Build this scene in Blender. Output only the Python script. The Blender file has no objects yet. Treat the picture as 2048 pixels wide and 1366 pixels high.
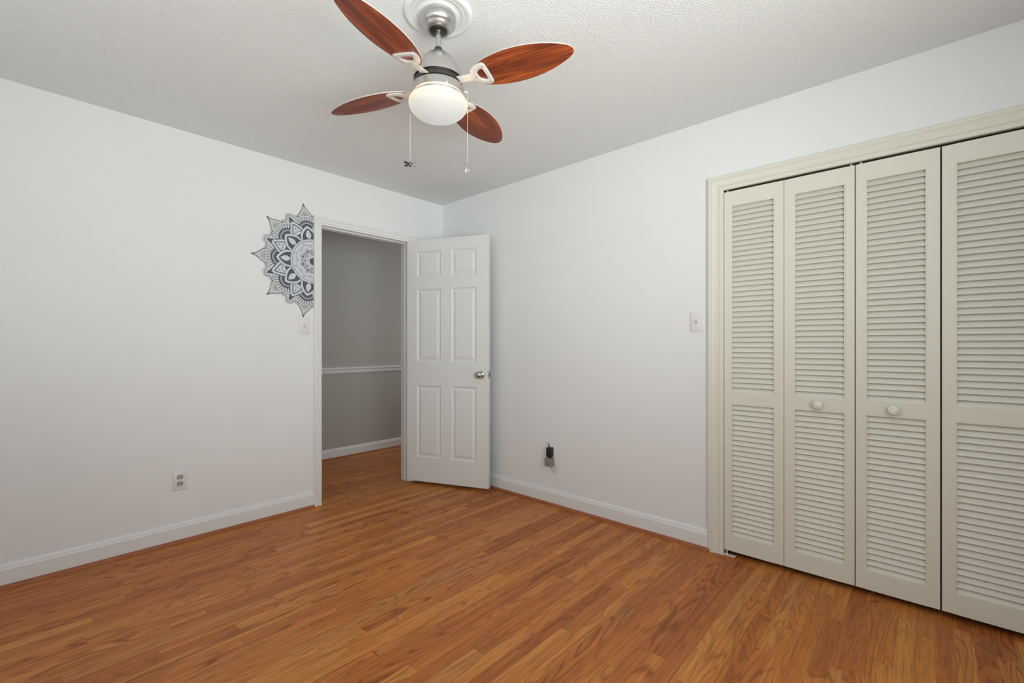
import bpy, bmesh, math, random
from mathutils import Vector, Matrix
PI = math.pi
rad = math.radians
scene = bpy.context.scene
COL = scene.collection
random.seed(4)

# ------------------------------------------------------------------ camera
H = 2.44
cam_d = bpy.data.cameras.new('camera')
cam = bpy.data.objects.new('camera', cam_d)
COL.objects.link(cam)
cam.location = (3.2811, -2.6822, 1.1607)
cam.rotation_euler = (PI/2, 0, 0.7347)
cam_d.sensor_width = 36.0
cam_d.lens = 917.13/2048*36.0
cam_d.shift_y = 8.36/2048
cam_d.clip_start = 0.02
scene.camera = cam
# ------------------------------------------------------------------ colour management
scene.view_settings.view_transform = 'Standard'
scene.view_settings.look = 'None'
scene.view_settings.exposure = 0.06
scene.view_settings.gamma = 1.0
scene.view_settings.use_curve_mapping = False
# ------------------------------------------------------------------ world and daylight
world = bpy.data.worlds.new('sky')
scene.world = world
world.use_nodes = True
bg = world.node_tree.nodes['Background']
bg.inputs[0].default_value = (0.80, 0.90, 1.0, 1)
bg.inputs[1].default_value = 0.3

def area(name, loc, direction, sx, sy, power, color, spread=PI):
    d = bpy.data.lights.new(name, 'AREA')
    d.shape = 'RECTANGLE'
    d.size = sx
    d.size_y = sy
    d.energy = power
    d.color = color
    d.spread = spread
    o = bpy.data.objects.new(name, d)
    COL.objects.link(o)
    o.location = loc
    o.rotation_euler = Vector(direction).to_track_quat('-Z', 'Y').to_euler()
    return o

# daylight entering by the window in the side wall and the one in the rear wall; corner and hall fills are added lamps
DAY = (0.96, 0.98, 0.945)
area('side_window_daylight', (4.00, -1.95, 1.50), (-1, 0, 0.10), 1.3, 1.15, 20.0, DAY)
area('corner_fill', (4.00, -2.20, 1.30), (-1, 0.50, 0.42), 1.3, 0.9, 12.5, DAY, 1.5)  # extra lamp added beside the side window, aimed to brighten the far corner
area('rear_window_daylight', (2.80, -3.26, 1.50), (-0.3, 1, 0.8), 1.4, 1.15, 10.5, DAY)
area('rear_window_ground_bounce', (1.50, -3.26, 1.50), (-0.2, 1, 0.7), 1.4, 1.15, 5.0, DAY)
area('hall_fill', (-0.62, 1.45, 1.5), (0, -1, -0.05), 0.9, 1.2, 8.8, (1.0, 0.97, 0.92))  # lamp added at the unseen hall end to brighten it; no opening there

# ------------------------------------------------------------------ material helpers
class NT:
    def __init__(self, name):
        self.m = bpy.data.materials.new(name)
        self.m.use_nodes = True
        self.t = self.m.node_tree
        self.b = self.t.nodes['Principled BSDF']
        self.out = self.t.nodes['Material Output']
    def n(self, kind, **kw):
        nd = self.t.nodes.new(kind)
        for k, v in kw.items():
            setattr(nd, k, v)
        return nd
    def link(self, a, b):
        self.t.links.new(a, b)
    def put(self, sock, v):
        if isinstance(v, bpy.types.NodeSocket):
            self.link(v, sock)
        else:
            sock.default_value = v
    def math(self, op, a, b=0.0, c=None):
        nd = self.n('ShaderNodeMath', operation=op)
        self.put(nd.inputs[0], a)
        self.put(nd.inputs[1], b)
        if c is not None:
            self.put(nd.inputs[2], c)
        return nd.outputs[0]
    def xyz(self, x, y, z):
        nd = self.n('ShaderNodeCombineXYZ')
        self.put(nd.inputs[0], x); self.put(nd.inputs[1], y); self.put(nd.inputs[2], z)
        return nd.outputs[0]
    def coords(self):
        tc = self.n('ShaderNodeTexCoord')
        s = self.n('ShaderNodeSeparateXYZ')
        self.link(tc.outputs['Object'], s.inputs[0])
        return tc.outputs['Object'], s.outputs[0], s.outputs[1], s.outputs[2]
    def noise(self, vec, scale=5, detail=2, rough=0.5, dist=0.0):
        nd = self.n('ShaderNodeTexNoise')
        self.put(nd.inputs['Vector'], vec)
        nd.inputs['Scale'].default_value = scale
        nd.inputs['Detail'].default_value = detail
        nd.inputs['Roughness'].default_value = rough
        nd.inputs['Distortion'].default_value = dist
        return nd.outputs[0]
    def ramp(self, fac, stops, interp='LINEAR'):
        nd = self.n('ShaderNodeValToRGB')
        nd.color_ramp.interpolation = interp
        e = nd.color_ramp.elements
        while len(e) < len(stops):
            e.new(0.5)
        for i, (p, c) in enumerate(stops):
            e[i].position = p
            e[i].color = (c[0], c[1], c[2], 1) if not isinstance(c, (int, float)) else (c, c, c, 1)
        self.put(nd.inputs[0], fac)
        return nd.outputs[0]
    def mix(self, fac, a, b, blend='MIX'):
        nd = self.n('ShaderNodeMix', data_type='RGBA', blend_type=blend)
        self.put(nd.inputs[0], fac)
        self.put(nd.inputs[6], a if isinstance(a, bpy.types.NodeSocket) else (*a[:3], 1))
        self.put(nd.inputs[7], b if isinstance(b, bpy.types.NodeSocket) else (*b[:3], 1))
        return nd.outputs[2]
    def bump(self, height, strength=0.3, distance=0.01):
        nd = self.n('ShaderNodeBump')
        nd.inputs['Strength'].default_value = strength
        nd.inputs['Distance'].default_value = distance
        self.put(nd.inputs['Height'], height)
        self.link(nd.outputs[0], self.b.inputs['Normal'])
    def base(self, c):
        self.put(self.b.inputs['Base Color'], c if isinstance(c, bpy.types.NodeSocket) else (*c[:3], 1))
    def set(self, rough=None, metal=None, spec=None):
        if rough is not None: self.b.inputs['Roughness'].default_value = rough
        if metal is not None: self.b.inputs['Metallic'].default_value = metal
        if spec is not None: self.b.inputs['Specular IOR Level'].default_value = spec

def srgb(r, g, b):
    f = lambda c: (c/255/12.92) if c/255 <= 0.04045 else ((c/255+0.055)/1.055)**2.4
    return (f(r), f(g), f(b))

def paint(name, col, rough=0.6, spec=0.3, mottled=0.02, bump=0.0, bscale=180):
    t = NT(name)
    v, x, y, z = t.coords()
    n = t.noise(v, 1.7, 3)
    lo = tuple(c*(1-mottled) for c in col); hi = tuple(min(1, c*(1+mottled)) for c in col)
    t.base(t.mix(n, lo, hi))
    t.set(rough, 0, spec)
    if bump:
        t.bump(t.noise(v, bscale, 2), bump, 0.002)
    return t.m

def metal(name, col, rough=0.3):
    t = NT(name)
    v, x, y, z = t.coords()
    n = t.noise(v, 60, 2)
    t.base(t.mix(n, tuple(c*0.93 for c in col), col))
    t.set(rough, 1.0)
    return t.m

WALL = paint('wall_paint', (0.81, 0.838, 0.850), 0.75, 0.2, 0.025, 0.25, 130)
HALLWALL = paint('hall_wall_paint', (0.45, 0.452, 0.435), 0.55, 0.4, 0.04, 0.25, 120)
TRIM = paint('white_trim_paint', (0.79, 0.808, 0.812), 0.4, 0.4, 0.02)
DOORP = paint('door_paint', (0.74, 0.762, 0.762), 0.45, 0.4, 0.02, 0.2, 240)
CREAM = paint('cream_trim_paint', (0.74, 0.738, 0.655), 0.42, 0.4, 0.03, 0.15, 90)
LOUV = paint('cream_louver_paint', (0.74, 0.738, 0.655), 0.45, 0.4, 0.03)
KNOBW = paint('white_ceramic', (0.80, 0.79, 0.73), 0.2, 0.5, 0.01)
PLASTIC = paint('white_plastic', (0.78, 0.78, 0.77), 0.35, 0.5, 0.01)
SOCKETP = paint('grey_socket_plastic', (0.42, 0.42, 0.40), 0.4, 0.5, 0.02)
SLOT = paint('dark_slot', (0.02, 0.02, 0.02), 0.6, 0.2, 0.02)
BLACKP = paint('black_plastic', (0.014, 0.014, 0.012), 0.4, 0.4, 0.05)
GREYP = paint('grey_plastic', (0.24, 0.235, 0.21), 0.5, 0.4, 0.03)
INTERIOR = paint('closet_interior', (0.35, 0.34, 0.32), 0.8, 0.2, 0.03)
SATIN = metal('brushed_nickel', (0.60, 0.595, 0.58), 0.33)
PALE = paint('pale_silver_enamel', (0.62, 0.61, 0.59), 0.3, 0.6, 0.02)
BEDGE = paint('blade_edge_silver', (0.52, 0.51, 0.49), 0.4, 0.5, 0.02)
GUNMETAL = metal('dark_bronze', (0.10, 0.095, 0.085), 0.4)
CHROME = metal('polished_nickel', (0.55, 0.54, 0.52), 0.12)
PEWTER = metal('pewter', (0.22, 0.215, 0.21), 0.35)
TRACK = metal('track_metal', (0.45, 0.43, 0.37), 0.4)

def ceiling_mat():
    t = NT('stippled_ceiling')
    v, x, y, z = t.coords()
    n1 = t.noise(v, 200, 2, 0.5)
    n2 = t.noise(v, 420, 2, 0.5)
    h = t.math('ADD', t.ramp(n1, [(0.38, 0.0), (0.62, 1.0)]), t.math('MULTIPLY', n2, 0.5))
    t.base(t.mix(n1, (0.83, 0.86, 0.865), (0.87, 0.90, 0.905)))
    t.set(0.9, 0, 0.1)
    t.bump(h, 0.60, 0.0026)
    return t.m
CEIL = ceiling_mat()

def floor_mat():
    t = NT('oak_strip_floor')
    v, x, y, z = t.coords()
    W = 0.057
    xr = t.math('DIVIDE', x, W)
    row = t.math('FLOOR', xr)
    fx = t.math('FRACT', xr)
    w1 = t.n('ShaderNodeTexWhiteNoise', noise_dimensions='1D')
    t.link(row, w1.inputs['W'])
    r1 = w1.outputs['Value']
    L = t.math('MULTIPLY_ADD', r1, 0.45, 0.66)
    yy = t.math('DIVIDE', t.math('MULTIPLY_ADD', r1, 17.3, y), L)
    wob = t.math('SINE', t.math('MULTIPLY_ADD', yy, 2.1, t.math('MULTIPLY', r1, 40.0)))
    yy = t.math('MULTIPLY_ADD', wob, 0.36, yy)
    cell = t.math('FLOOR', yy)
    fy = t.math('FRACT', yy)
    w2 = t.n('ShaderNodeTexWhiteNoise', noise_dimensions='2D')
    t.link(t.xyz(row, cell, 0), w2.inputs['Vector'])
    idv = w2.outputs['Value']
    sc = t.n('ShaderNodeSeparateColor')
    t.link(w2.outputs['Color'], sc.inputs[0])
    ra, rb, rc = sc.outputs
    plank = t.ramp(ra, [(0.0, (0.340, 0.100, 0.027)), (0.14, (0.450, 0.144, 0.037)), (0.40, (0.550, 0.192, 0.047)),
                        (0.66, (0.620, 0.232, 0.057)), (0.88, (0.68, 0.290, 0.072)), (1.0, (0.57, 0.245, 0.080))])
    plank = t.mix(t.math('MULTIPLY', rb, 0.42), plank, (0.56, 0.165, 0.045))
    gx = t.math('MULTIPLY_ADD', idv, 31.0, x)
    gy = t.math('MULTIPLY_ADD', rc, 23.0, y)
    # cathedral grain: contour lines of a stretched noise field
    nf = t.noise(t.xyz(t.math('MULTIPLY', gx, 11.0), t.math('MULTIPLY', gy, 1.7), idv), 1.0, 2.0, 0.35, 0.5)
    ring = t.math('MULTIPLY_ADD', t.math('SINE', t.math('MULTIPLY', nf, 70.0)), 0.5, 0.5)
    ring = t.math('POWER', ring, 4.0)
    cath = t.math('MULTIPLY', ring, t.math('MULTIPLY_ADD', rb, 0.65, 0.14))
    fine = t.noise(t.xyz(t.math('MULTIPLY', gx, 320.0), t.math('MULTIPLY', gy, 7.0), idv), 1.0, 3, 0.6)
    streak = t.noise(t.xyz(t.math('MULTIPLY', gx, 45.0), t.math('MULTIPLY', gy, 1.1), idv), 1.0, 3, 0.6)
    c = t.mix(cath, plank, (0.19, 0.055, 0.015))
    c = t.mix(t.ramp(fine, [(0.44, 0.0), (0.66, 0.44)]), c, (0.22, 0.066, 0.018))
    c = t.mix(t.ramp(streak, [(0.50, 0.0), (0.80, 0.65)]), c, (0.27, 0.082, 0.022))
    c = t.mix(t.ramp(streak, [(0.22, 0.50), (0.45, 0.0)]), c, (0.76, 0.34, 0.082))
    blot = t.noise(t.xyz(t.math('MULTIPLY', gx, 9.0), t.math('MULTIPLY', gy, 3.0), idv), 1.0, 2, 0.5)
    c = t.mix(t.ramp(blot, [(0.64, 0.0), (0.78, 0.55)]), c, (0.22, 0.105, 0.045))
    # seams
    ex = t.math('MULTIPLY', t.math('MINIMUM', fx, t.math('SUBTRACT', 1.0, fx)), W)
    ey = t.math('MULTIPLY', t.math('MULTIPLY', t.math('MINIMUM', fy, t.math('SUBTRACT', 1.0, fy)), L), 0.8)
    e = t.math('MINIMUM', ex, ey)
    seam = t.math('SUBTRACT', 1.0, t.math('SMOOTH_MIN', t.math('DIVIDE', e, 0.0010), 1.0, 0.1))
    c = t.mix(t.math('MULTIPLY', seam, 0.62), c, (0.09, 0.028, 0.010))
    t.base(c)
    t.set(0.42, 0, 0.22)
    t.bump(t.math('ADD', t.math('MULTIPLY', seam, -1.0), t.math('MULTIPLY', fine, 0.12)), 0.15, 0.0015)
    return t.m
FLOOR = floor_mat()

def shoe_mat():
    t = NT('stained_shoe_moulding')
    v, x, y, z = t.coords()
    n = t.noise(v, 14, 3)
    t.base(t.mix(n, (0.26, 0.075, 0.028), (0.44, 0.150, 0.055)))
    t.set(0.4, 0, 0.4)
    return t.m
SHOE = shoe_mat()

def blade_mat():
    t = NT('rosewood_veneer')
    v, x, y, z = t.coords()
    oi = t.n('ShaderNodeObjectInfo')
    off = t.math('MULTIPLY', oi.outputs['Random'], 30.0)
    gx = t.math('MULTIPLY', x, 2.2); gy = t.math('MULTIPLY_ADD', y, 22.0, off)
    nf = t.noise(t.xyz(gx, gy, off), 1.0, 2, 0.5, 0.6)
    ring = t.math('MULTIPLY_ADD', t.math('SINE', t.math('MULTIPLY', nf, 46.0)), 0.5, 0.5)
    st = t.noise(t.xyz(t.math('MULTIPLY', x, 2.6), t.math('MULTIPLY', y, 230.0), off), 1.0, 3, 0.6)
    big = t.noise(t.xyz(t.math('MULTIPLY', x, 2.2), t.math('MULTIPLY', y, 22.0), off), 1.0, 2, 0.5)
    c = t.ramp(big, [(0.3, (0.12, 0.027, 0.012)), (0.5, (0.33, 0.066, 0.018)), (0.7, (0.56, 0.125, 0.030))])
    c = t.mix(t.math('MULTIPLY', ring, 0.55), c, (0.11, 0.028, 0.014))
    c = t.mix(t.ramp(st, [(0.42, 0.0), (0.68, 0.75)]), c, (0.09, 0.024, 0.012))
    t.base(c)
    t.set(0.35, 0, 0.35)
    return t.m
BLADE = blade_mat()

def shade_mat():
    t = NT('lit_opal_glass')
    v, x, y, z = t.coords()
    t.base((0.30, 0.30, 0.29)); t.set(0.3, 0, 0.4)
    # the bulbs sit at the rim inside the bowl: warmer and brighter there, cooler at the bottom
    k = t.ramp(t.math('MULTIPLY_ADD', z, 10.0, 0.7), [(0.0, (0.039, 0.040, 0.041)), (0.40, (0.044, 0.042, 0.038)), (0.68, (0.072, 0.060, 0.040)), (0.78, (0.16, 0.115, 0.064)), (0.88, (0.62, 0.44, 0.25))])
    t.link(k, t.b.inputs['Emission Color'])
    t.b.inputs['Emission Strength'].default_value = 10.0
    return t.m
SHADE = shade_mat()

def clear_mat():
    t = NT('clear_glass')
    t.base((1, 1, 1)); t.set(0.03, 0, 0.5)
    t.b.inputs['Transmission Weight'].default_value = 1.0
    t.b.inputs['IOR'].default_value = 1.45
    return t.m
CLEAR = clear_mat()

def pane_mat():
    t = NT('window_pane')
    tr = t.n('ShaderNodeBsdfTransparent'); gl = t.n('ShaderNodeBsdfGlossy'); mx = t.n('ShaderNodeMixShader')
    gl.inputs['Roughness'].default_value = 0.02
    mx.inputs[0].default_value = 0.06
    t.link(tr.outputs[0], mx.inputs[1]); t.link(gl.outputs[0], mx.inputs[2]); t.link(mx.outputs[0], t.out.inputs[0])
    return t.m
PANE = pane_mat()
INK = paint('slate_ink', (0.088, 0.105, 0.128), 0.5, 0.3, 0.10)
PALEINK = paint('pale_blue_print', (0.63, 0.67, 0.73), 0.5, 0.3, 0.02)
PALEWALL = paint('clear_print_edge', (0.68, 0.685, 0.68), 0.5, 0.3, 0.02)

# ------------------------------------------------------------------ mesh helpers
def obj(name, bm, mats, parent=None, smooth=False, loc=None, rot=None, auto=None):
    me = bpy.data.meshes.new(name)
    bmesh.ops.recalc_face_normals(bm, faces=bm.faces[:])
    if smooth:
        for f in bm.faces: f.smooth = True
    if auto is not None:
        for f in bm.faces: f.smooth = True
        for e in bm.edges:
            if len(e.link_faces) == 2 and e.calc_face_angle(0) > auto:
                e.smooth = False
    bm.to_mesh(me); bm.free()
    for m in (mats if isinstance(mats, (list, tuple)) else [mats]): me.materials.append(m)
    o = bpy.data.objects.new(name, me)
    COL.objects.link(o)
    if parent: o.parent = parent
    if loc: o.location = loc
    if rot: o.rotation_euler = rot
    return o

def thing(name, label, cat, loc=(0, 0, 0), rotz=0, group=None, rot=None):
    o = bpy.data.objects.new(name, None)
    o.empty_display_size = 0.05
    COL.objects.link(o)
    o.location = loc
    o.rotation_euler = rot if rot else (0, 0, rotz)
    o['label'] = label; o['category'] = cat
    if group: o['group'] = group
    return o

def struct(name, bm, m, **kw):
    o = obj(name, bm, m, **kw)
    if o.parent is None: o['kind'] = 'structure'
    return o

def box(bm, x0, x1, y0, y1, z0, z1, bev=0.0, mi=0, seg=1):
    vs = [bm.verts.new((x, y, z)) for x in (x0, x1) for y in (y0, y1) for z in (z0, z1)]
    idx = [(0, 1, 3, 2), (4, 6, 7, 5), (0, 4, 5, 1), (2, 3, 7, 6), (0, 2, 6, 4), (1, 5, 7, 3)]
    fs = [bm.faces.new([vs[i] for i in q]) for q in idx]
    for f in fs: f.material_index = mi
    if bev:
        es = list({e for f in fs for e in f.edges})
        r = bmesh.ops.bevel(bm, geom=es, offset=bev, segments=seg, affect='EDGES', profile=0.5)
        for f in r['faces']: f.material_index = mi
    return vs

def lathe(bm, prof, n=48, center=(0, 0, 0), axis='Z', mi=0):
    """prof: list of (radius, height)."""
    rings = []
    for r, h in prof:
        ring = []
        if r < 1e-6:
            ring = [bm.verts.new(pt(center, 0, 0, h, axis))] * n
        else:
            for k in range(n):
                a = 2*PI*k/n
                ring.append(bm.verts.new(pt(center, r*math.cos(a), r*math.sin(a), h, axis)))
        rings.append(ring)
    for a, b in zip(rings, rings[1:]):
        for k in range(n):
            q = [a[k], a[(k+1) % n], b[(k+1) % n], b[k]]
            u = []
            for v in q:
                if v not in u: u.append(v)
            if len(u) > 2:
                f = bm.faces.new(u); f.material_index = mi

def pt(c, a, b, h, axis):
    if axis == 'Z': return (c[0]+a, c[1]+b, c[2]+h)
    if axis == 'Y': return (c[0]+a, c[1]+h, c[2]+b)
    return (c[0]+h, c[1]+a, c[2]+b)

def tube(bm, pts, r, n=8, mi=0, cap=True):
    pts = [Vector(p) for p in pts]
    rings = []
    up = Vector((0.13, 0.21, 0.97))
    for i, p in enumerate(pts):
        t = (pts[min(i+1, len(pts)-1)] - pts[max(i-1, 0)]).normalized()
        a = t.cross(up)
        if a.length < 1e-3: a = t.cross(Vector((1, 0, 0)))
        a.normalize(); b = t.cross(a)
        rr = r[i] if isinstance(r, (list, tuple)) else r
        rings.append([bm.verts.new(p + a*rr*math.cos(2*PI*k/n) + b*rr*math.sin(2*PI*k/n)) for k in range(n)])
    for a, b in zip(rings, rings[1:]):
        for k in range(n):
            f = bm.faces.new([a[k], a[(k+1) % n], b[(k+1) % n], b[k]]); f.material_index = mi
    if cap:
        bm.faces.new(rings[0]).material_index = mi
        bm.faces.new(rings[-1]).material_index = mi

def sphere(bm, c, r, n=10, sz=1.0, mi=0):
    lathe(bm, [(r*math.sin(PI*k/n) if 0 < k < n else 0, -r*sz*math.cos(PI*k/n)) for k in range(n+1)], n*2, c, mi=mi)

def sweep(bm, prof, path, place):
    """prof: (across, out) points; path: list of (u, z, du, dz) corner points with mitre directions;
    place(u, out, z) -> xyz."""
    rings = []
    for (u, z, du, dz) in path:
        rings.append([bm.verts.new(place(u+du*w, o, z+dz*w)) for w, o in prof])
    for a, b in zip(rings, rings[1:]):
        for k in range(len(prof)-1):
            bm.faces.new([a[k], a[k+1], b[k+1], b[k]])
        bm.faces.new([a[-1], a[0], b[0], b[-1]])
    bm.faces.new(rings[0]); bm.faces.new(rings[-1])

NEWB = bmesh.new
X1, Y0 = 4.12, -3.36          # side wall and rear wall
DY0, DY1, DZ = -1.127, -0.365, 2.046   # doorway
CX0, CX1, CZ = 2.441, 3.629, 2.030     # closet opening
WT = 0.115

# ------------------------------------------------------------------ room shell
bm = NEWB(); box(bm, -1.40, X1+0.15, Y0-0.15, 1.75, -0.06, 0.0); struct('floor', bm, FLOOR)
bm = NEWB(); box(bm, -0.06, X1+0.05, Y0-0.05, 0.06, H, H+0.08); struct('ceiling', bm, CEIL)
bm = NEWB()
box(bm, -WT, 0, Y0-0.12, DY0-0.018, 0, H); box(bm, -WT, 0, DY1+0.018, 0.0, 0, H); box(bm, -WT, 0, DY0-0.018, DY1+0.018, DZ+0.018, H)
struct('wall_left', bm, WALL)
bm = NEWB()
box(bm, -WT, CX0-0.018, 0, WT, 0, H); box(bm, CX1+0.018, X1+0.12, 0, WT, 0, H); box(bm, CX0-0.018, CX1+0.018, 0, WT, CZ+0.018, H)
struct('wall_right', bm, WALL)
# side wall (x = X1) with a window, rear wall with a window: both outside the picture
SW = (-2.62, -1.28, 0.92, 2.10)
bm = NEWB()
box(bm, X1, X1+0.12, Y0, SW[0], 0, H); box(bm, X1, X1+0.12, SW[1], 0, 0, H)
box(bm, X1, X1+0.12, SW[0], SW[1], 0, SW[2]); box(bm, X1, X1+0.12, SW[0], SW[1], SW[3], H)
struct('wall_side', bm, WALL)
RW = (0.75, 3.55, 0.92, 2.10)
bm = NEWB()
box(bm, 0, RW[0], Y0-0.12, Y0, 0, H); box(bm, RW[1], X1+0.12, Y0-0.12, Y0, 0, H)
box(bm, RW[0], RW[1], Y0-0.12, Y0, 0, RW[2]); box(bm, RW[0], RW[1], Y0-0.12, Y0, RW[3], H)
struct('wall_rear', bm, WALL)

def window(name, along, fixed, a0, a1, z0, z1):
    def bx(bm, p0, p1, q0, q1, r0, r1, bev=0.002):
        if along == 'Y': box(bm, fixed+q0, fixed+q1, p0, p1, r0, r1, bev)
        else: box(bm, p0, p1, fixed-q1, fixed-q0, r0, r1, bev)
    bm = NEWB()
    bx(bm, a0, a0+0.05, 0.03, 0.09, z0, z1); bx(bm, a1-0.05, a1, 0.03, 0.09, z0, z1)
    bx(bm, a0+0.05, a1-0.05, 0.03, 0.09, z0, z0+0.05); bx(bm, a0+0.05, a1-0.05, 0.03, 0.09, z1-0.05, z1)
    zm = (z0+z1)/2
    bx(bm, a0+0.05, a1-0.05, 0.035, 0.085, zm-0.02, zm+0.02)
    w = struct(name, bm, TRIM)
    bm = NEWB(); bx(bm, a0+0.05, a1-0.05, 0.058, 0.062, z0+0.05, z1-0.05, 0); obj('window_pane', bm, PANE, w)
    bm = NEWB(); bx(bm, a0-0.04, a1+0.04, -0.03, 0.03, z0-0.03, z0); obj('window_sill', bm, TRIM, w)
window('window_1', 'Y', X1, *SW)
window('window_2', 'X', Y0, *RW)

# ------------------------------------------------------------------ hall beyond the doorway
HX = -1.248
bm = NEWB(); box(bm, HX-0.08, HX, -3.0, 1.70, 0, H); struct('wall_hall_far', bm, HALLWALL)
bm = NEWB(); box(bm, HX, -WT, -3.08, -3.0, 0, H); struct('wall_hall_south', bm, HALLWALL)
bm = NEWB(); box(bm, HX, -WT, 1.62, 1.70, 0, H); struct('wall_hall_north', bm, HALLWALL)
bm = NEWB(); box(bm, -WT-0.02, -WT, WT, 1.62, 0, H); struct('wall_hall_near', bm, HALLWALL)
bm = NEWB(); box(bm, HX-0.08, -0.06, -3.08, 1.70, H, H+0.08); struct('ceiling_hall', bm, WALL)

BASE = [(0, 0), (0, 0.014), (0.088, 0.014), (0.094, 0.011), (0.104, 0.009), (0.112, 0.005), (0.114, 0.0)]
def baseboard(name, along, a0, a1, fixed, sgn, m=TRIM, zb=0.0, sc=1.0):
    bm = NEWB()
    rings = []
    for a in (a0, a1):
        if along == 'Y': rings.append([bm.verts.new((fixed+sgn*o, a, zb+h*sc)) for h, o in BASE])
        else: rings.append([bm.verts.new((a, fixed+sgn*o, zb+h*sc)) for h, o in BASE])
    for k in range(len(BASE)-1):
        bm.faces.new([rings[0][k], rings[0][k+1], rings[1][k+1], rings[1][k]])
    bm.faces.new([rings[0][-1], rings[0][0], rings[1][0], rings[1][-1]])
    bm.faces.new(rings[0]); bm.faces.new(rings[1])
    return struct(name, bm, m)
def shoe(name, along, a0, a1, fixed, sgn, r=0.017, h=0.018):
    bm = NEWB()
    pr = [(0, 0)] + [(r*math.cos(t*PI/12), h*math.sin(t*PI/12)) for t in range(7)]
    rings = []
    for a in (a0, a1):
        if along == 'Y': rings.append([bm.verts.new((fixed+sgn*o, a, z)) for o, z in pr])
        else: rings.append([bm.verts.new((a, fixed+sgn*o, z)) for o, z in pr])
    for k in range(len(pr)):
        j = (k+1) % len(pr)
        bm.faces.new([rings[0][k], rings[0][j], rings[1][j], rings[1][k]])
    bm.faces.new(rings[0]); bm.faces.new(rings[1])
    return struct(name, bm, SHOE, auto=0.6)
baseboard('baseboard_left', 'Y', Y0, -1.186, 0, 1)
baseboard('baseboard_corner', 'Y', -0.294, 0, 0, 1)
baseboard('baseboard_right', 'X', 0.014, 2.367, 0, -1)
baseboard('baseboard_hall', 'Y', -3.0, 1.62, HX, 1, sc=0.88)
shoe('trim_1', 'Y', Y0, -1.190, 0.014, 1)
shoe('trim_2', 'X', 0.014, 2.375, -0.014, -1)
shoe('trim_3', 'Y', -3.0, 1.62, HX+0.014, 1, 0.012, 0.012)
# chair rail in the hall
bm = NEWB()
pr = [(0, 0.872), (0.008, 0.872), (0.010, 0.882), (0.016, 0.884), (0.016, 0.890), (0.010, 0.893), (0.010, 0.905), (0.022, 0.912), (0.026, 0.922), (0.024, 0.933), (0, 0.935)]
rg = [[bm.verts.new((HX+o, a, z)) for o, z in pr] for a in (-3.0, 1.62)]
for k in range(len(pr)):
    j = (k+1) % len(pr); bm.faces.new([rg[0][k], rg[0][j], rg[1][j], rg[1][k]])
bm.faces.new(rg[0]); bm.faces.new(rg[1])
struct('trim_4', bm, TRIM)

# ------------------------------------------------------------------ casings
CAS = [(0, 0), (0, 0.008), (0.003, 0.0105), (0.019, 0.0125), (0.021, 0.010), (0.024, 0.0135), (0.027, 0.0115),
       (0.050, 0.0145), (0.056, 0.0185), (0.061, 0.0165), (0.064, 0.019), (0.075, 0.0205), (0.081, 0.018), (0.081, 0)]
def casing(name, a0, a1, zt, place, m, width, lo=0.0):
    s = width/0.081
    prof = [(w*s, o) for w, o in CAS]
    bm = NEWB()
    sweep(bm, prof, [(a0, lo, -1, 0), (a0, zt, -1, 1), (a1, zt, 1, 1), (a1, lo, 1, 0)], place)
    return struct(name, bm, m, auto=0.5)
casing('trim_5', DY0-0.003, DY1+0.005, 2.041, lambda u, o, z: (o, u, z), TRIM, 0.0575)
casing('trim_6', CX0+0.004, CX1-0.004, 2.022, lambda u, o, z: (u, -o, z), CREAM, 0.081)
casing('trim_7', DY0-0.003, DY1+0.005, 2.041, lambda u, o, z: (-WT-o, u, z), TRIM, 0.0575)
# jambs with door stop
bm = NEWB()
box(bm, -WT, 0.0, DY0-0.018, DY0, 0, DZ+0.018); box(bm, -WT, 0.0, DY1, DY1+0.018, 0, DZ+0.018); box(bm, -WT, 0.0, DY0, DY1, DZ, DZ+0.018)
box(bm, -0.075, -0.040, DY0, DY0+0.012, 0, DZ, 0.002); box(bm, -0.075, -0.040, DY1-0.012, DY1, 0, DZ, 0.002); box(bm, -0.075, -0.040, DY0+0.012, DY1-0.012, DZ-0.012, DZ, 0.002)
fr = struct('trim_8', bm, TRIM)
bm = NEWB(); box(bm, -0.032, 0.0005, DY0, DY0+0.0015, 0.895, 0.955, 0.0004); obj('strike_plate', bm, GUNMETAL, fr)
bm = NEWB()
box(bm, CX0-0.018, CX0, 0, WT, 0, CZ+0.018); box(bm, CX1, CX1+0.018, 0, WT, 0, CZ+0.018); box(bm, CX0, CX1, 0, WT, CZ, CZ+0.018)
struct('trim_9', bm, CREAM)
# closet box behind the doors
bm = NEWB()
box(bm, CX0-0.30, CX0-0.24, WT, 0.75, 0, H-0.02); box(bm, CX1+0.24, CX1+0.30, WT, 0.75, 0, H-0.02); box(bm, CX0-0.30, CX1+0.30, 0.75, 0.80, 0, H-0.02)
box(bm, CX0-0.30, CX1+0.30, WT, 0.80, H-0.02, H+0.04)
struct('wall_closet', bm, INTERIOR)

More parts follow.
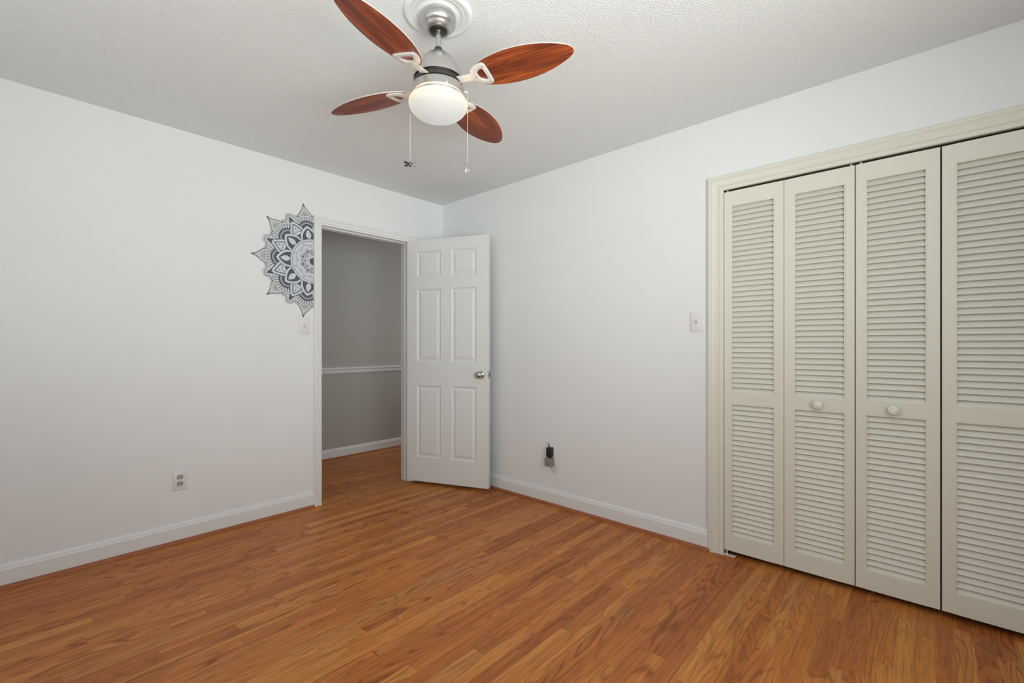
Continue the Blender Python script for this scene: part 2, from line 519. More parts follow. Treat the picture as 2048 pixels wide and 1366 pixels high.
# ------------------------------------------------------------------ the open panel door
DL, DT, ZB, ZT_ = 0.744, 0.035, 0.027, 2.043
PAN = [(a, b, c, d) for c, d in ((1.730, 1.946), (1.029, 1.632), (0.230, 0.829)) for a, b in ((0.096, 0.320), (0.419, 0.641))]
def door_mesh():
    bm = NEWB()
    ss = sorted({0, DL} | {p[0] for p in PAN} | {p[1] for p in PAN})
    zs = sorted({ZB, ZT_} | {p[2] for p in PAN} | {p[3] for p in PAN})
    steps = [(0, 0), (0.003, 0.0025), (0.011, 0.0085), (0.017, 0.0085), (0.036, 0.0025), (0.038, 0.0015)]
    cache = {}
    def V(s, y, z):
        k = (round(s, 5), round(y, 5), round(z, 5))
        if k not in cache: cache[k] = bm.verts.new((s, y, z))
        return cache[k]
    for side in (0, 1):
        y0 = 0 if side == 0 else DT
        dy = 1 if side == 0 else -1
        for i in range(len(ss)-1):
            for j in range(len(zs)-1):
                cell = (ss[i], ss[i+1], zs[j], zs[j+1])
                if any(abs(cell[0]-p[0]) < 1e-6 and abs(cell[2]-p[2]) < 1e-6 for p in PAN):
                    prev = None
                    for ins, dep in steps:
                        r = [V(cell[0]+ins, y0+dy*dep, cell[2]+ins), V(cell[1]-ins, y0+dy*dep, cell[2]+ins),
                             V(cell[1]-ins, y0+dy*dep, cell[3]-ins), V(cell[0]+ins, y0+dy*dep, cell[3]-ins)]
                        if prev:
                            for k in range(4): bm.faces.new([prev[k], prev[(k+1) % 4], r[(k+1) % 4], r[k]])
                        prev = r
                    bm.faces.new(prev)
                else:
                    bm.faces.new([V(cell[0], y0, cell[2]), V(cell[1], y0, cell[2]), V(cell[1], y0, cell[3]), V(cell[0], y0, cell[3])])
    for i in range(len(ss)-1):
        for z in (ZB, ZT_): bm.faces.new([V(ss[i], 0, z), V(ss[i+1], 0, z), V(ss[i+1], DT, z), V(ss[i], DT, z)])
    for j in range(len(zs)-1):
        for s in (0, DL): bm.faces.new([V(s, 0, zs[j]), V(s, 0, zs[j+1]), V(s, DT, zs[j+1]), V(s, DT, zs[j])])
    return bm
door = struct('door_1', door_mesh(), DOORP, loc=(0.022, -0.398, 0), rot=(0, 0, rad(22.15)))
for sgn, y0 in ((-1, 0.0), (1, DT)):
    bm = NEWB()
    lathe(bm, [(0, 0), (0.031, 0), (0.032, 0.003), (0.029, 0.007), (0.016, 0.010), (0.0125, 0.014), (0.0125, 0.028), (0.017, 0.033),
               (0.024, 0.038), (0.0275, 0.046), (0.0275, 0.053), (0.024, 0.060), (0.016, 0.064), (0.010, 0.0655), (0, 0.066)], 32,
          (0.682, 0, 0.930), 'Y')
    for v in bm.verts: v.co.y = y0 + sgn*v.co.y
    obj('door_knob', bm, CHROME, door, auto=0.7)
bm = NEWB()
box(bm, DL-0.0002, DL+0.0018, 0.005, 0.030, 0.900, 0.958, 0.0005)
box(bm, DL+0.001, DL+0.011, 0.012, 0.024, 0.920, 0.938, 0.003)
obj('latch_plate', bm, CHROME, door)
for zc in (0.25, 1.03, 1.83):
    bm = NEWB(); tube(bm, [(-0.004, DT+0.004, zc-0.045), (-0.004, DT+0.004, zc+0.045)], 0.006, 10); obj('hinge', bm, SATIN, door, auto=0.6)

# ------------------------------------------------------------------ bifold louvred closet doors
LT = 0.028
def louvers(w, z0, z1):
    bm = NEWB()
    n = round((z1-z0)/0.0279)
    p = (z1-z0)/n
    for k in range(n):
        zc = z0+k*p
        # slat leaning back: lower edge to the front
        prof = [(0.0035, zc+0.0004), (0.0045, zc-0.0012), (0.0075, zc-0.001), (0.0245, zc+p+0.0005), (0.0240, zc+p+0.0030), (0.0205, zc+p+0.0030)]
        prof = [(y, min(max(z, z0+0.0002), z1-0.0002)) for y, z in prof]
        a = [bm.verts.new((0.001, y, z)) for y, z in prof]; b = [bm.verts.new((w-0.001, y, z)) for y, z in prof]
        m_ = len(prof)
        for i in range(m_): bm.faces.new([a[i], a[(i+1) % m_], b[(i+1) % m_], b[i]])
        bm.faces.new(a); bm.faces.new(b)
    return bm
def leaf(parent, x0, x1, sl, sr, knob_x=None):
    w = x1-x0
    bm = NEWB()
    zb, zt = 0.030, 2.011
    box(bm, 0, sl, 0, LT, zb, zt, 0.0012); box(bm, w-sr, w, 0, LT, zb, zt, 0.0012)
    for a, b in ((zb, 0.117), (0.839, 0.905), (1.930, zt)):
        box(bm, sl-0.0014, w-sr+0.0014, 0.0001, LT-0.0001, a, b)
    # thin bead round each louvre field
    for a, b in ((0.117, 0.839), (0.905, 1.930)):
        for q in ((sl, sl+0.004, a, b), (w-sr-0.004, w-sr, a, b), (sl+0.004, w-sr-0.004, a, a+0.003), (sl+0.004, w-sr-0.004, b-0.003, b)):
            box(bm, q[0], q[1], 0.0016, 0.0050, q[2], q[3])
    lf = obj('door_leaf', bm, CREAM, parent, loc=(x0, 0, 0))
    for a, b in ((0.905, 1.930), (0.117, 0.839)):
        obj('louver_panel', louvers(w-sl-sr, a, b), LOUV, lf, loc=(sl, 0, 0))
    if knob_x is not None:
        bm = NEWB()
        lathe(bm, [(0, 0.0), (0.011, 0.0), (0.0095, -0.006), (0.0105, -0.011), (0.0170, -0.015), (0.0220, -0.020), (0.0222, -0.024), (0.0185, -0.0295), (0.0120, -0.0318), (0.0100, -0.0308), (0.0055, -0.0335), (0, -0.034)], 28, (knob_x-x0, 0, 0.871), 'Y')
        obj('knob', bm, KNOBW, lf, auto=0.8)
    return lf
d1 = thing('bifold_door', 'cream louvred bifold closet door beside the light switch, whole in view', 'closet door', (0, 0, 0), group='louvred bifold doors of the closet')
leaf(d1, 2.4465, 2.7375, 0.038, 0.043)
leaf(d1, 2.7395, 3.0310, 0.045, 0.037, 2.8865)
d2 = thing('bifold_door', 'cream louvred bifold closet door at the right, cut by the picture edge', 'closet door', (0, 0, 0), group='louvred bifold doors of the closet')
leaf(d2, 3.0345, 3.3255, 0.039, 0.043, 3.172)
leaf(d2, 3.3305, 3.6225, 0.043, 0.039)
for d, xs in ((d1, (2.462, 3.016)), (d2, (3.053, 3.606))):
    for x in xs:
        bm = NEWB(); lathe(bm, [(0, 2.010), (0.0045, 2.010), (0.0045, 2.020), (0, 2.020)], 12, (x, 0.013, 0)); obj('pivot_pin', bm, PLASTIC, d, auto=0.6)
bm = NEWB(); box(bm, CX0+0.001, CX1-0.001, 0.004, 0.024, 2.020, CZ, 0.001); tk = struct('trim_10', bm, TRACK)
# floor pivot bracket at the left jamb
bm = NEWB()
box(bm, CX0+0.001, CX0+0.062, -0.004, 0.022, 0, 0.0025, 0.0006)
box(bm, CX0+0.001, CX0+0.003, 0.0, 0.018, 0.0025, 0.020)
lathe(bm, [(0, 0.0025), (0.0055, 0.0025), (0.004, 0.008), (0.003, 0.028), (0, 0.028)], 12, (CX0+0.018, 0.010, 0))
obj('pivot_bracket', bm, PLASTIC, d1)

# ------------------------------------------------------------------ switches and outlets
def place_wall(o, wall, a, z):
    if wall == 'A': o.location = (0, a, z); o.rotation_euler = (0, 0, PI/2)
    else: o.location = (a, 0, z)
# local frame: wall plane y=0, room towards -y, x to the right seen from the room
def plate_bm(w=0.070, h=0.114, t=0.0055):
    bm = NEWB()
    box(bm, -w/2, w/2, -t, 0, -h/2, h/2, 0.0022, seg=2)
    return bm
def screws(parent, zs, m):
    for z in zs:
        bm = NEWB(); lathe(bm, [(0, -0.0052), (0.0032, -0.0055), (0.0028, -0.0066), (0, -0.0068)], 12, (0, 0, z), 'Y'); obj('screw', bm, m, parent, auto=0.6)
def light_switch(label, wall, a, z, up=True):
    r = thing('light_switch', label, 'light switch'); place_wall(r, wall, a, z)
    obj('cover_plate', plate_bm(), PLASTIC, r, auto=0.5)
    bm = NEWB()
    box(bm, -0.0052, 0.0052, -0.0062, -0.0053, -0.012, 0.012, 0)
    obj('toggle_slot', bm, SOCKETP, r)
    bm = NEWB()
    s = -1 if up else 1
    vs = [(-0.0038, -0.0060, -0.006), (0.0038, -0.0060, -0.006), (0.0038, -0.0060, 0.006), (-0.0038, -0.0060, 0.006)]
    ve = [(-0.003, -0.019, s*0.007-0.0028), (0.003, -0.019, s*0.007-0.0028), (0.003, -0.017, s*0.007+0.0032), (-0.003, -0.017, s*0.007+0.0032)]
    A = [bm.verts.new(v) for v in vs]; B = [bm.verts.new(v) for v in ve]
    for k in range(4): bm.faces.new([A[k], A[(k+1) % 4], B[(k+1) % 4], B[k]])
    bm.faces.new(A); bm.faces.new(B)
    bmesh.ops.bevel(bm, geom=bm.edges[:], offset=0.0008, segments=1, affect='EDGES')
    obj('toggle', bm, PLASTIC, r)
    screws(r, (0.030, -0.030), PLASTIC)
    return r
light_switch('white light switch on the wall under the mandala decal, beside the doorway', 'A', -1.254, 1.303)
light_switch('white light switch on the wall beside the closet casing', 'B', 2.296, 1.300, False)

def socket_bm(z):
    bm = NEWB()
    n = 28
    pts = []
    for k in range(n):
        a = 2*PI*k/n
        x = 0.0172*math.cos(a); zz = 0.0172*math.sin(a)
        pts.append((x, max(-0.0135, min(0.0135, zz))))
    A = [bm.verts.new((x, -0.0050, z+q)) for x, q in pts]; B = [bm.verts.new((x, -0.0068, z+q)) for x, q in pts]
    for k in range(n): bm.faces.new([A[k], A[(k+1) % n], B[(k+1) % n], B[k]])
    bm.faces.new(B)
    return bm
def outlet(label, wall, a, z):
    r = thing('wall_outlet', label, 'power outlet'); place_wall(r, wall, a, z)
    obj('cover_plate', plate_bm(), PLASTIC, r, auto=0.5)
    for zc in (0.0195, -0.0195):
        s = obj('socket', socket_bm(zc), SOCKETP, r)
        bm = NEWB()
        box(bm, -0.0080, -0.0058, -0.0072, -0.0065, zc-0.0055, zc+0.0030)
        box(bm, 0.0058, 0.0080, -0.0072, -0.0065, zc-0.0050, zc+0.0025)
        lathe(bm, [(0, -0.0072), (0.0028, -0.0072), (0.0028, -0.0065)], 10, (0, 0, zc+0.0088), 'Y')
        obj('socket_slots', bm, SLOT, s)
    screws(r, (0.0,), PLASTIC)
    return r
outlet('white duplex power outlet low on the left wall, nothing plugged in', 'A', -1.986, 0.364)
outlet('white power outlet half hidden behind the black and grey plug adapters', 'B', 1.249, 0.372)
# plugged-in adapters
r = thing('plug_adapter', 'small black plug adapter with a short cord stub, above the grey one', 'plug adapter', (1.252, -0.007, 0.352))
bm = NEWB(); box(bm, -0.020, 0.020, -0.040, 0, 0.002, 0.070, 0.004, seg=2); obj('adapter_body', bm, BLACKP, r, auto=0.6)
bm = NEWB(); tube(bm, [(-0.002, -0.022, 0.066), (-0.004, -0.022, 0.078), (-0.010, -0.022, 0.092), (-0.016, -0.022, 0.106)], [0.0055, 0.0045, 0.0028, 0.0022], 10); obj('cord_stub', bm, BLACKP, r, auto=0.6)
r = thing('plug_adapter', 'grey cube plug adapter with a thin wire loop, below the black one', 'plug adapter', (1.251, -0.007, 0.288))
bm = NEWB(); box(bm, -0.028, 0.028, -0.046, 0, 0, 0.058, 0.005, seg=2); obj('adapter_body', bm, GREYP, r, auto=0.6)
bm = NEWB()
loop = [(0.030, -0.004, 0.010), (0.036, -0.006, -0.002), (0.047, -0.007, -0.022), (0.050, -0.008, -0.040), (0.044, -0.008, -0.045), (0.030, -0.008, -0.040), (0.014, -0.009, -0.030), (0.008, -0.010, -0.018), (0.008, -0.012, 0.002)]
cat = []
for i in range(len(loop)-1):
    for k in range(4):
        t = k/4
        p0 = Vector(loop[max(i-1, 0)]); p1 = Vector(loop[i]); p2 = Vector(loop[i+1]); p3 = Vector(loop[min(i+2, len(loop)-1)])
        cat.append(0.5*((2*p1)+(p2-p0)*t+(2*p0-5*p1+4*p2-p3)*t*t+(3*p1-p0-3*p2+p3)*t**3))
cat.append(Vector(loop[-1]))
tube(bm, cat, 0.0011, 6); obj('wire_loop', bm, GREYP, r, smooth=True)

# ------------------------------------------------------------------ mandala wall decal
def mandala():
    bm = NEWB()
    CY, CZ_ = -1.191, 1.766
    EPS = 0.000012
    state = {'L': 0, 'n': 0}
    def layer(): state['L'] += 1
    def poly(pts, mi):
        """pts in polar-local (u radial, v tangential) already mapped to (a, b) = plane coords"""
        state['n'] += 1
        h = 0.0004 + state['L']*EPS + state['n']*0.0000025
        vs = [bm.verts.new((h, CY+a, CZ_+b)) for a, b in pts]
        try:
            f = bm.faces.new(vs); f.material_index = mi
        except ValueError: pass
    def loc(ang, pts):
        c, s = math.cos(ang), math.sin(ang)
        return [(u*c - v*s, u*s + v*c) for u, v in pts]
    def circ(u, v, r, n=40): return [(u+r*math.cos(2*PI*k/n), v+r*math.sin(2*PI*k/n)) for k in range(n)]
    def mirror(half): return half + [(u, -v) for u, v in reversed(half) if abs(v) > 1e-7]
    A1 = [rad(180+40*k) for k in range(-3, 4)]
    A2 = [rad(160+40*k) for k in range(-3, 5)]
    def paint_all(angs, pts, mi):
        layer()
        for a in angs: poly(loc(a, pts), mi)
    D, Lt, Wl = 0, 1, 2
    # clouds between the tips
    lobes = [(0.325, 0, 0.033), (0.300, 0.050, 0.031), (0.300, -0.050, 0.031), (0.265, 0.086, 0.028), (0.265, -0.086, 0.028), (0.250, 0, 0.088)]
    for shrink, mi in ((0, D), (0.0022, Wl), (0.0095, D), (0.0135, Lt)):
        layer()
        for a in A2:
            for u, v, r_ in lobes: poly(loc(a, circ(u, v, r_-shrink)), mi)
    def lens(u0, u1, w, k=1.0, n=18):
        h = []
        for i in range(n+1):
            t = i/n
            h.append((u0+(u1-u0)*t, w*math.sin(PI*t**k)**0.9 if 0 < i < n else 0.0))
        return h
    layer()
    for a in A2:
        poly(loc(a, circ(0.245, 0, 0.056)), D)
    for off, (u0, u1, w) in ((0, (0.24, 0.337, 0.0175)), (0.058, (0.22, 0.312, 0.0155)), (-0.058, (0.22, 0.312, 0.0155))):
        layer()
        pts = mirror(lens(u0, u1, w, 0.9))
        pts = [(u, v + off*(u-u0)/(u1-u0)) for u, v in pts]
        for a in A2: poly(loc(a, pts), D)
    # pointed tips
    tip = [(0.290, 0.040), (0.303, 0.0460), (0.318, 0.0490), (0.331, 0.0470), (0.344, 0.0400), (0.356, 0.0300), (0.368, 0.0200), (0.380, 0.0125), (0.394, 0.0070), (0.406, 0.0040), (0.413, 0.0)]
    paint_all(A1, mirror(tip), D)
    tip2 = [(0.290, 0.0365), (0.303, 0.0422), (0.318, 0.0450), (0.330, 0.0430), (0.342, 0.0362), (0.354, 0.0262), (0.365, 0.0165), (0.375, 0.0095), (0.386, 0.0040), (0.394, 0.0)]
    paint_all(A1, mirror(tip2), Wl)
    layer()
    for k in range(-6, 7):
        t = k/6
        ang = t*1.95
        c0 = (0.323+0.024*math.cos(ang), 0.024*math.sin(ang))
        rr = 0.0455 if abs(t) > 0.45 else 0.0435+0.026*(1-abs(t)/0.45)
        c1 = (0.320+rr*math.cos(ang)*0.93, rr*math.sin(ang)*0.93)
        if abs(c1[1]) > 0.040: c1 = (c1[0], 0.040*(1 if c1[1] > 0 else -1))
        dx, dy = c1[0]-c0[0], c1[1]-c0[1]; l = math.hypot(dx, dy) or 1
        nx, ny = -dy/l*0.0008, dx/l*0.0008
        for a in A1: poly(loc(a, [(c0[0]+nx, c0[1]+ny), (c1[0]+nx, c1[1]+ny), (c1[0]-nx, c1[1]-ny), (c0[0]-nx, c0[1]-ny)]), D)
    paint_all(A1, circ(0.323, 0, 0.0245), D)
    paint_all(A1, circ(0.323, 0, 0.0222), Lt)
    layer()
    for a in A1:
        for (u, v, r_) in ((0.333, 0.006, 0.0068), (0.333, -0.007, 0.0062), (0.321, 0.0, 0.0066), (0.315, 0.010, 0.0052), (0.315, -0.010, 0.0052)):
            poly(loc(a, circ(u, v, r_, 14)), D)
    layer()
    for a in A1:
        for (u, v, r_) in ((0.333, 0.006, 0.0040), (0.333, -0.007, 0.0036), (0.321, 0.0, 0.0038), (0.315, 0.010, 0.0028), (0.315, -0.010, 0.0028)):
            poly(loc(a, circ(u, v, r_, 14)), Lt)
    # arches
    AC = 0.222
    for r_, mi in ((0.1060, D), (0.1035, Wl), (0.0945, D)):
        paint_all(A1, circ(AC, 0, r_, 64), mi)
    layer()
    for k in range(-10, 11):
        ang = k*rad(12.2)
        c, s = math.cos(ang), math.sin(ang)
        th = []
        for rr, w in ((0.0925, 0.0072), (0.084, 0.0068), (0.076, 0.0058), (0.070, 0.0048), (0.0668, 0.0028), (0.0658, 0.0)):
            th.append((rr, w))
        pts = mirror(th)
        pts = [(AC + u*c - v*s, u*s + v*c) for u, v in pts]
        for a in A1: poly(loc(a, pts), Lt)
    for r_, mi in ((0.0555, Lt), (0.0525, D), (0.0490, Lt), (0.0460, D)):
        paint_all(A1, circ(AC, 0, r_, 56), mi)
    # dark ground under the petals
    layer(); poly(circ(0, 0, 0.212, 90), D)
    def petal(u0, u1, w, pk=0.36, n=20, pw=1.0):
        """bulging leaf, pointed at u1, widest at fraction pk"""
        h = []
        for i in range(n+1):
            t = i/n
            if t < pk: y = w*(0.72+0.28*math.sin(t/pk*PI/2))
            else: y = w*(math.cos((t-pk)/(1-pk)*PI/2)**pw)
            h.append((u0+(u1-u0)*t, y if i < n else 0.0))
        return h
    # secondary petals
    for (u1, w, mi) in ((0.3035, 0.0590, D), (0.3010, 0.0565, Lt), (0.2830, 0.0440, D), (0.2740, 0.0380, Lt)):
        paint_all(A2, mirror(petal(0.13, u1, w, 0.35, 20, 0.85)), mi)
    layer()
    for a in A2:
        poly(loc(a, circ(0.250, 0.0, 0.0042, 12)), D)
        poly(loc(a, circ(0.240, 0.007, 0.0015, 8)), D); poly(loc(a, circ(0.240, -0.007, 0.0015, 8)), D); poly(loc(a, circ(0.238, 0, 0.0017, 8)), D)
    paint_all(A2, circ(0.165, 0, 0.061, 40), D)
    paint_all(A2, circ(0.165, 0, 0.058, 40), Lt)
    paint_all(A2, circ(0.163, 0, 0.042, 40), D)
    # main petals
    for (u1, w, mi) in ((0.2560, 0.0600, D), (0.2535, 0.0575, Lt), (0.2370, 0.0455, D)):
        paint_all(A1, mirror(petal(0.10, u1, w, 0.50, 22, 0.80)), mi)
    paint_all(A1, mirror(lens(0.160, 0.2265, 0.0185, 0.80)), Lt)
    # central medallion
    for r_, mi in ((0.1620, D), (0.1590, Lt), (0.1480, D), (0.1450, Lt)):
        layer(); poly(circ(0, 0, r_, 90), mi)
    layer()
    for a in A2: poly(loc(a, circ(0.131, 0, 0.0065, 16)), D)
    layer()
    for a in A2: poly(loc(a, circ(0.131, 0, 0.0046, 16)), Lt)
    def outline(angs, pts_o, pts_i, mo=D, mi_=Lt):
        layer()
        for a in angs: poly(loc(a, pts_o), mo)
        layer()
        for a in angs: poly(loc(a, pts_i), mi_)
    outline(A1, circ(0.100, 0, 0.0200, 28), circ(0.100, 0, 0.0184, 28))
    outline(A1, circ(0.098, 0, 0.0130, 24), circ(0.098, 0, 0.0112, 24))
    outline(A2, mirror(petal(0.05, 0.1265, 0.0380, 0.55, 18, 0.7)), mirror(petal(0.05, 0.1248, 0.0362, 0.55, 18, 0.7)))
    for off in (-0.010, 0.0, 0.010):
        layer()
        pts = [(u, v+off*(u-0.07)/0.025) for u, v in mirror(lens(0.070, 0.104 if off == 0 else 0.099, 0.0036))]
        for a in A2: poly(loc(a, pts), D)
        layer()
        pts = [(u, v+off*(u-0.07)/0.025) for u, v in mirror(lens(0.078, 0.101 if off == 0 else 0.096, 0.0018))]
        for a in A2: poly(loc(a, pts), Lt)
    for sh, mi in ((0, D), (0.0035, Lt), (0.0070, D), (0.0095, Lt)):
        layer()
        for a in A1: poly(loc(a, circ(0.058, 0, 0.0265-sh, 28)), mi)
        poly(circ(0, 0, 0.066-sh, 50), mi)
    outline(A1, [(0.074, 0), (0.060, 0.0125), (0.044, 0), (0.060, -0.0125)], [(0.071, 0), (0.060, 0.0098), (0.047, 0), (0.060, -0.0098)])
    layer()
    for a in A1:
        poly(loc(a, circ(0.063, 0, 0.0042, 12)), D); poly(loc(a, circ(0.055, 0.004, 0.0030, 10)), D); poly(loc(a, circ(0.055, -0.004, 0.0030, 10)), D)
    layer(); poly(circ(0, 0, 0.0435, 40), D)
    layer(); poly(circ(0, 0, 0.0415, 40), Lt)
    layer(); poly(circ(0, 0, 0.0260, 40), D)
    # trimmed straight along the door casing
    bmesh.ops.bisect_plane(bm, geom=bm.verts[:]+bm.edges[:]+bm.faces[:], plane_co=(0, -1.1885, 0), plane_no=(0, 1, 0), clear_outer=True)
    o = obj('mandala_decal', bm, [INK, PALEINK, PALEWALL])
    o['label'] = 'half mandala wall decal in slate and pale blue, against the door casing'
    o['category'] = 'wall decal'
mandala()

# ------------------------------------------------------------------ ceiling fan
FX, FY = 1.8854, -1.5609
bm = NEWB()
lathe(bm, [(0, 0), (0.131, 0), (0.131, -0.004), (0.127, -0.010), (0.119, -0.0135), (0.110, -0.012), (0.103, -0.008), (0.099, -0.0095), (0.094, -0.0095), (0.090, -0.006), (0.078, -0.005), (0.072, -0.008), (0.066, -0.008), (0, -0.008)], 72, (FX, FY, H))
o = obj('ceiling_medallion', bm, TRIM, auto=0.9)
o['label'] = 'round white moulded ceiling medallion above the fan'
o['category'] = 'ceiling medallion'
fan = thing('ceiling_fan', 'four-blade ceiling fan with rosewood leaf-shaped blades, nickel body and lit globe', 'ceiling fan', (FX, FY, H-0.008))
ZF = H-0.008
def fz(z): return z-ZF
def part(name, prof, m, parent=fan, n=56, auto=0.6):
    bm = NEWB(); lathe(bm, [(r, fz(z)) for r, z in prof], n); return obj(name, bm, m, parent, auto=auto)
cn = part('canopy', [(0, 2.432), (0.066, 2.432), (0.0675, 2.425), (0.0675, 2.408), (0.065, 2.397), (0.0595, 2.390), (0.0555, 2.388), (0.0540, 2.386), (0, 2.386)], SATIN)
part('canopy_ring', [(0, 2.388), (0.0535, 2.388), (0.0535, 2.384), (0.047, 2.376), (0.038, 2.371), (0.0365, 2.371), (0.0365, 2.374), (0, 2.374)], SATIN)
part('hanger_ball', [(0, 2.375), (0.0360, 2.375), (0.030, 2.371), (0.016, 2.368), (0.014, 2.364), (0, 2.364)], GUNMETAL)
for da in (-6, 6):
    a = rad(-50+da)
    bm = NEWB(); sphere(bm, (0.0672*math.cos(a), 0.0672*math.sin(a), fz(2.421)), 0.0030, 6); obj('screw', bm, CHROME, cn, smooth=True)
part('downrod', [(0, 2.372), (0.0108, 2.372), (0.0108, 2.290), (0, 2.290)], SATIN, n=28)
part('rod_coupling', [(0, 2.308), (0.0125, 2.308), (0.0150, 2.305), (0.0150, 2.292), (0.020, 2.2875), (0.020, 2.283), (0, 2.283)], GUNMETAL, n=28)
part('motor_housing', [(0, 2.288), (0.024, 2.287), (0.036, 2.282), (0.048, 2.273), (0.061, 2.259), (0.074, 2.240), (0.085, 2.219), (0.0910, 2.203), (0.0940, 2.190), (0.0940, 2.182), (0.0915, 2.182), (0.088, 2.200), (0.06, 2.21), (0, 2.21)], SATIN)
part('motor', [(0, 2.205), (0.0860, 2.205), (0.0895, 2.198), (0.0895, 2.176), (0.0930, 2.172), (0.0930, 2.160), (0.088, 2.157), (0, 2.157)], GUNMETAL)
part('light_fitter', [(0, 2.156), (0.0915, 2.156), (0.0965, 2.153), (0.0985, 2.149), (0.0985, 2.131), (0.1005, 2.127), (0.1005, 2.1215), (0.096, 2.118), (0.096, 2.112), (0.0915, 2.112), (0.0915, 2.135), (0, 2.135)], SATIN)
bm = NEWB()
R, DP = 0.1125, 0.0615
pr = [(0.0890, 0.034), (0.0905, 0.018), (0.0980, 0.016), (0.1065, 0.011), (0.1110, 0.004), (R, -0.003)]
for k in range(1, 13):
    a = k/12*PI/2
    pr.append((R*math.cos(a) if k < 12 else 0, -0.003-DP*math.sin(a)))
lathe(bm, pr, 64)
obj('glass_shade', bm, SHADE, fan, smooth=True, loc=(0, 0, fz(2.0935)))
for k in range(3):
    a = rad(200+120*k+18)
    bm = NEWB(); tube(bm, [(0.099*math.cos(a), 0.099*math.sin(a), fz(2.1225)), (0.107*math.cos(a), 0.107*math.sin(a), fz(2.1225))], 0.0035, 10); obj('thumb_screw', bm, PALE, fan, auto=0.6)

PITCH, PHI, BZ = -0.1891, 0.3069, 2.1624
prof = [(0.1365, 0.0), (0.139, 0.011), (0.145, 0.0215), (0.160, 0.036), (0.180, 0.0490), (0.205, 0.0595), (0.235, 0.0680), (0.270, 0.0740), (0.305, 0.0770),
        (0.340, 0.0770), (0.375, 0.0745), (0.410, 0.0690), (0.445, 0.0600), (0.475, 0.0495), (0.500, 0.0385), (0.520, 0.0275), (0.532, 0.0180), (0.538, 0.0095), (0.540, 0.0)]
def blade_bm():
    bm = NEWB()
    c0 = 0.004
    pts = [(s, c0+w) for s, w in prof] + [(s, c0-w) for s, w in reversed(prof[1:-1])]
    def ring(z, ins):
        out = []
        cx, cy = 0.33, c0
        for s, w in pts:
            d = math.hypot(s-cx, w-cy)
            out.append(bm.verts.new((s+(cx-s)/d*ins, w+(cy-w)/d*ins, z)))
        return out
    rs = [ring(-0.0000, 0.0012), ring(0.0006, 0.0), ring(0.0036, 0.0), ring(0.0042, 0.001)]
    n = len(pts)
    for a, b in zip(rs, rs[1:]):
        for k in range(n):
            f = bm.faces.new([a[k], a[(k+1) % n], b[(k+1) % n], b[k]]); f.material_index = 1
    bm.faces.new(rs[0]).material_index = 0
    bm.faces.new(rs[-1]).material_index = 1
    return bm
def smooth_closed(pts, n=4):
    out = []
    m = len(pts)
    for i in range(m):
        p0, p1, p2, p3 = (Vector(pts[(i+j-1) % m]) for j in range(4))
        for k in range(n):
            t = k/n
            out.append(0.5*((2*p1)+(p2-p0)*t+(2*p0-5*p1+4*p2-p3)*t*t+(3*p1-p0-3*p2+p3)*t**3))
    return out
def bracket_bm():
    """D-shaped clamp frame under the blade root"""
    bm = NEWB()
    outer = smooth_closed([(0.152, -0.020), (0.160, -0.034), (0.182, -0.045), (0.205, -0.050), (0.216, -0.046), (0.221, -0.030), (0.221, 0.036), (0.214, 0.049), (0.200, 0.052), (0.180, 0.046), (0.160, 0.034), (0.152, 0.018)], 3)
    inner = smooth_closed([(0.178, -0.013), (0.185, -0.021), (0.194, -0.026), (0.201, -0.026), (0.205, -0.019), (0.205, 0.019), (0.201, 0.026), (0.194, 0.027), (0.185, 0.021), (0.178, 0.014), (0.176, 0.006), (0.176, -0.006)], 3)
    n = len(outer)
    mid = [o.lerp(i, 0.18) for o, i in zip(outer, inner)]
    mid2 = [o.lerp(i, 0.86) for o, i in zip(outer, inner)]
    lv = [(outer, -0.0005), (outer, -0.0035), (mid, -0.0062), (mid2, -0.0062), (inner, -0.0045), (inner, -0.0005)]
    rs = [[bm.verts.new((p[0], p[1], z)) for p in L] for L, z in lv]
    for a, b in zip(rs, rs[1:]+rs[:1]):
        for k in range(n): bm.faces.new([a[k], a[(k+1) % n], b[(k+1) % n], b[k]])
    return bm
def arm_bm():
    bm = NEWB()
    secs = [(0.080, 0.0175, 0.0015, 0), (0.094, 0.0170, 0.0012, 0), (0.110, 0.0158, 0.0005, 0), (0.128, 0.0150, -0.0015, 0), (0.145, 0.0175, -0.0035, 0), (0.160, 0.0240, -0.0042, 0), (0.172, 0.0230, -0.0042, 0)]
    rs = []
    for s, w, z, _ in secs:
        rs.append([bm.verts.new((s, y, z+dz)) for y, dz in ((-w, -0.0012), (-w, 0.0012), (-w*0.5, 0.0030), (w*0.5, 0.0030), (w, 0.0012), (w, -0.0012), (w*0.7, -0.0022), (-w*0.7, -0.0022))])
    for a, b in zip(rs, rs[1:]):
        for k in range(8): bm.faces.new([a[k], a[(k+1) % 8], b[(k+1) % 8], b[k]])
    bm.faces.new(rs[0]); bm.faces.new(rs[-1])
    return bm
first = None
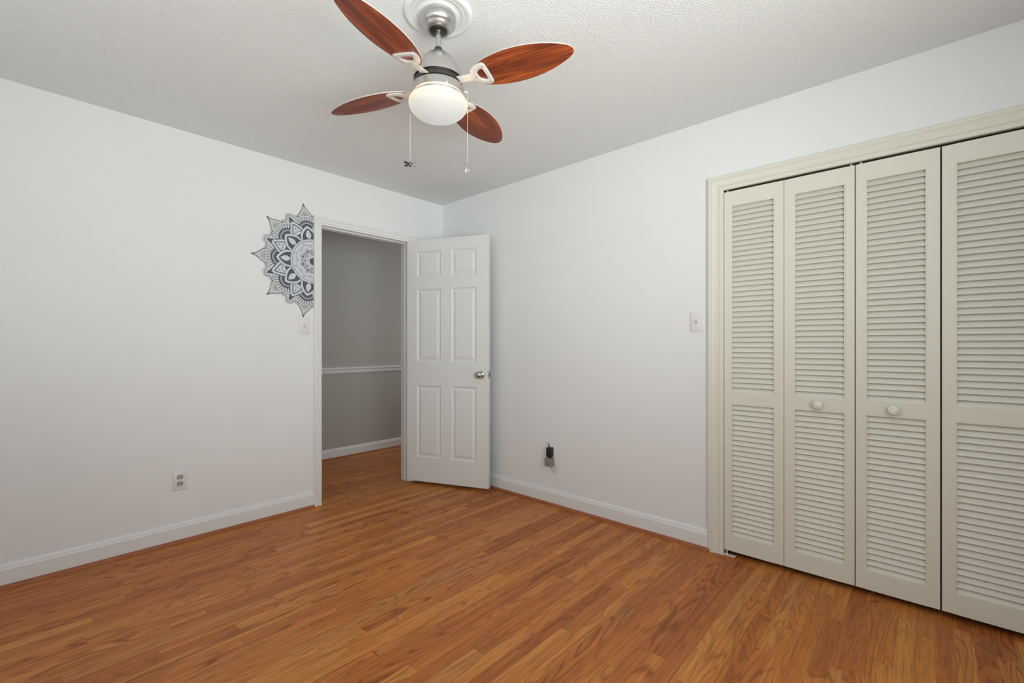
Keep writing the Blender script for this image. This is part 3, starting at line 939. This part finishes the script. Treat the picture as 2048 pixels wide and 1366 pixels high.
for k in range(4):
    M = Matrix.Rotation(PHI+k*PI/2, 4, 'Z') @ Matrix.Rotation(PITCH, 4, 'X')
    if first is None:
        b = obj('fan_blade', blade_bm(), [BLADE, BEDGE], fan, auto=0.5)
        a = obj('blade_arm', arm_bm(), PALE, fan, auto=0.7)
        br = obj('blade_bracket', bracket_bm(), PALE, a, auto=0.6)
        sc_ = []
        for s, w in ((0.212, -0.036), (0.212, 0.038), (0.166, 0.0)):
            bm = NEWB(); sphere(bm, (s, w, -0.0065), 0.0032, 6, 0.5); sc_.append(obj('screw', bm, CHROME, a, smooth=True))
        first = (b, a, [br]+sc_)
    else:
        b = first[0].copy(); COL.objects.link(b); b.parent = fan
        a = first[1].copy(); COL.objects.link(a); a.parent = fan
        for c in first[2]:
            d = c.copy(); COL.objects.link(d); d.parent = a
    for q in (b, a):
        q.matrix_local = Matrix.Translation((0, 0, fz(BZ))) @ M

# pull chains
Fv = Vector((-math.sin(0.7347), math.cos(0.7347), 0)); Rv = Vector((math.cos(0.7347), math.sin(0.7347), 0))
def chain(p, z0, z1, beaded):
    bm = NEWB()
    base = Vector((p.x, p.y, 0))
    inner = base.normalized()*0.096
    tube(bm, [(inner.x, inner.y, fz(z0+0.002)), (p.x*0.97, p.y*0.97, fz(z0+0.001)), (p.x, p.y, fz(z0-0.002))], 0.0032, 10)
    tube(bm, [(p.x, p.y, fz(z0)), (p.x, p.y, fz(z1))], 0.0007, 6)
    n = int((z0-z1)/0.0042)
    for i in range(n):
        c = Vector((p.x, p.y, fz(z0-0.004-i*(z0-z1-0.004)/n)))
        r_ = 0.00135
        ic = bmesh.ops.create_icosphere(bm, subdivisions=1, radius=r_)
        bmesh.ops.translate(bm, verts=ic['verts'], vec=c)
    return obj('pull_chain', bm, PALE, fan, smooth=True)
p1 = -Rv*0.1165 + Fv*0.035
c1 = chain(p1, 2.134, 1.884, True)
bm = NEWB()
zc = fz(1.874)
lathe(bm, [(0, zc+0.010), (0.0020, zc+0.010), (0.0030, zc+0.006), (0.0062, zc+0.004), (0.0072, zc), (0.0062, zc-0.004), (0.0035, zc-0.006), (0, zc-0.0065)], 16, (p1.x, p1.y, 0))
for k in range(4):
    a = rad(8+k*90)
    e = Vector((math.cos(a), math.sin(a), 0)); t = Vector((-math.sin(a), math.cos(a), 0))
    vs = []
    for s, w in ((0.005, 0.0014), (0.011, 0.0030), (0.024, 0.0040), (0.030, 0.0030), (0.030, -0.0030), (0.024, -0.0040), (0.011, -0.0030), (0.005, -0.0014)):
        vs.append((p1+e*s+t*w, w))
    top = [bm.verts.new((v.x, v.y, zc+0.0010+w*0.5)) for v, w in vs]; bot = [bm.verts.new((v.x, v.y, zc-0.0010+w*0.5)) for v, w in vs]
    bm.faces.new(top); bm.faces.new(bot)
    for i in range(8): bm.faces.new([top[i], top[(i+1) % 8], bot[(i+1) % 8], bot[i]])
sphere(bm, (p1.x, p1.y, zc-0.009), 0.0042, 8, 0.9)
obj('fan_charm', bm, PEWTER, c1, auto=0.6)
p2 = Rv*0.1125
c2 = chain(p2, 2.138, 1.866, True)
bm = NEWB()
lathe(bm, [(0, fz(1.867)), (0.0030, fz(1.867)), (0.0042, fz(1.864)), (0.0042, fz(1.853)), (0, fz(1.853))], 16, (p2.x, p2.y, 0))
obj('bulb_cap', bm, SATIN, c2, auto=0.6)
bm = NEWB()
lathe(bm, [(0, fz(1.854)), (0.0036, fz(1.854)), (0.0046, fz(1.848)), (0.0078, fz(1.840)), (0.0092, fz(1.832)), (0.0082, fz(1.825)), (0.0048, fz(1.8205)), (0, fz(1.819))], 20, (p2.x, p2.y, 0))
obj('bulb_charm', bm, CLEAR, c2, smooth=True)
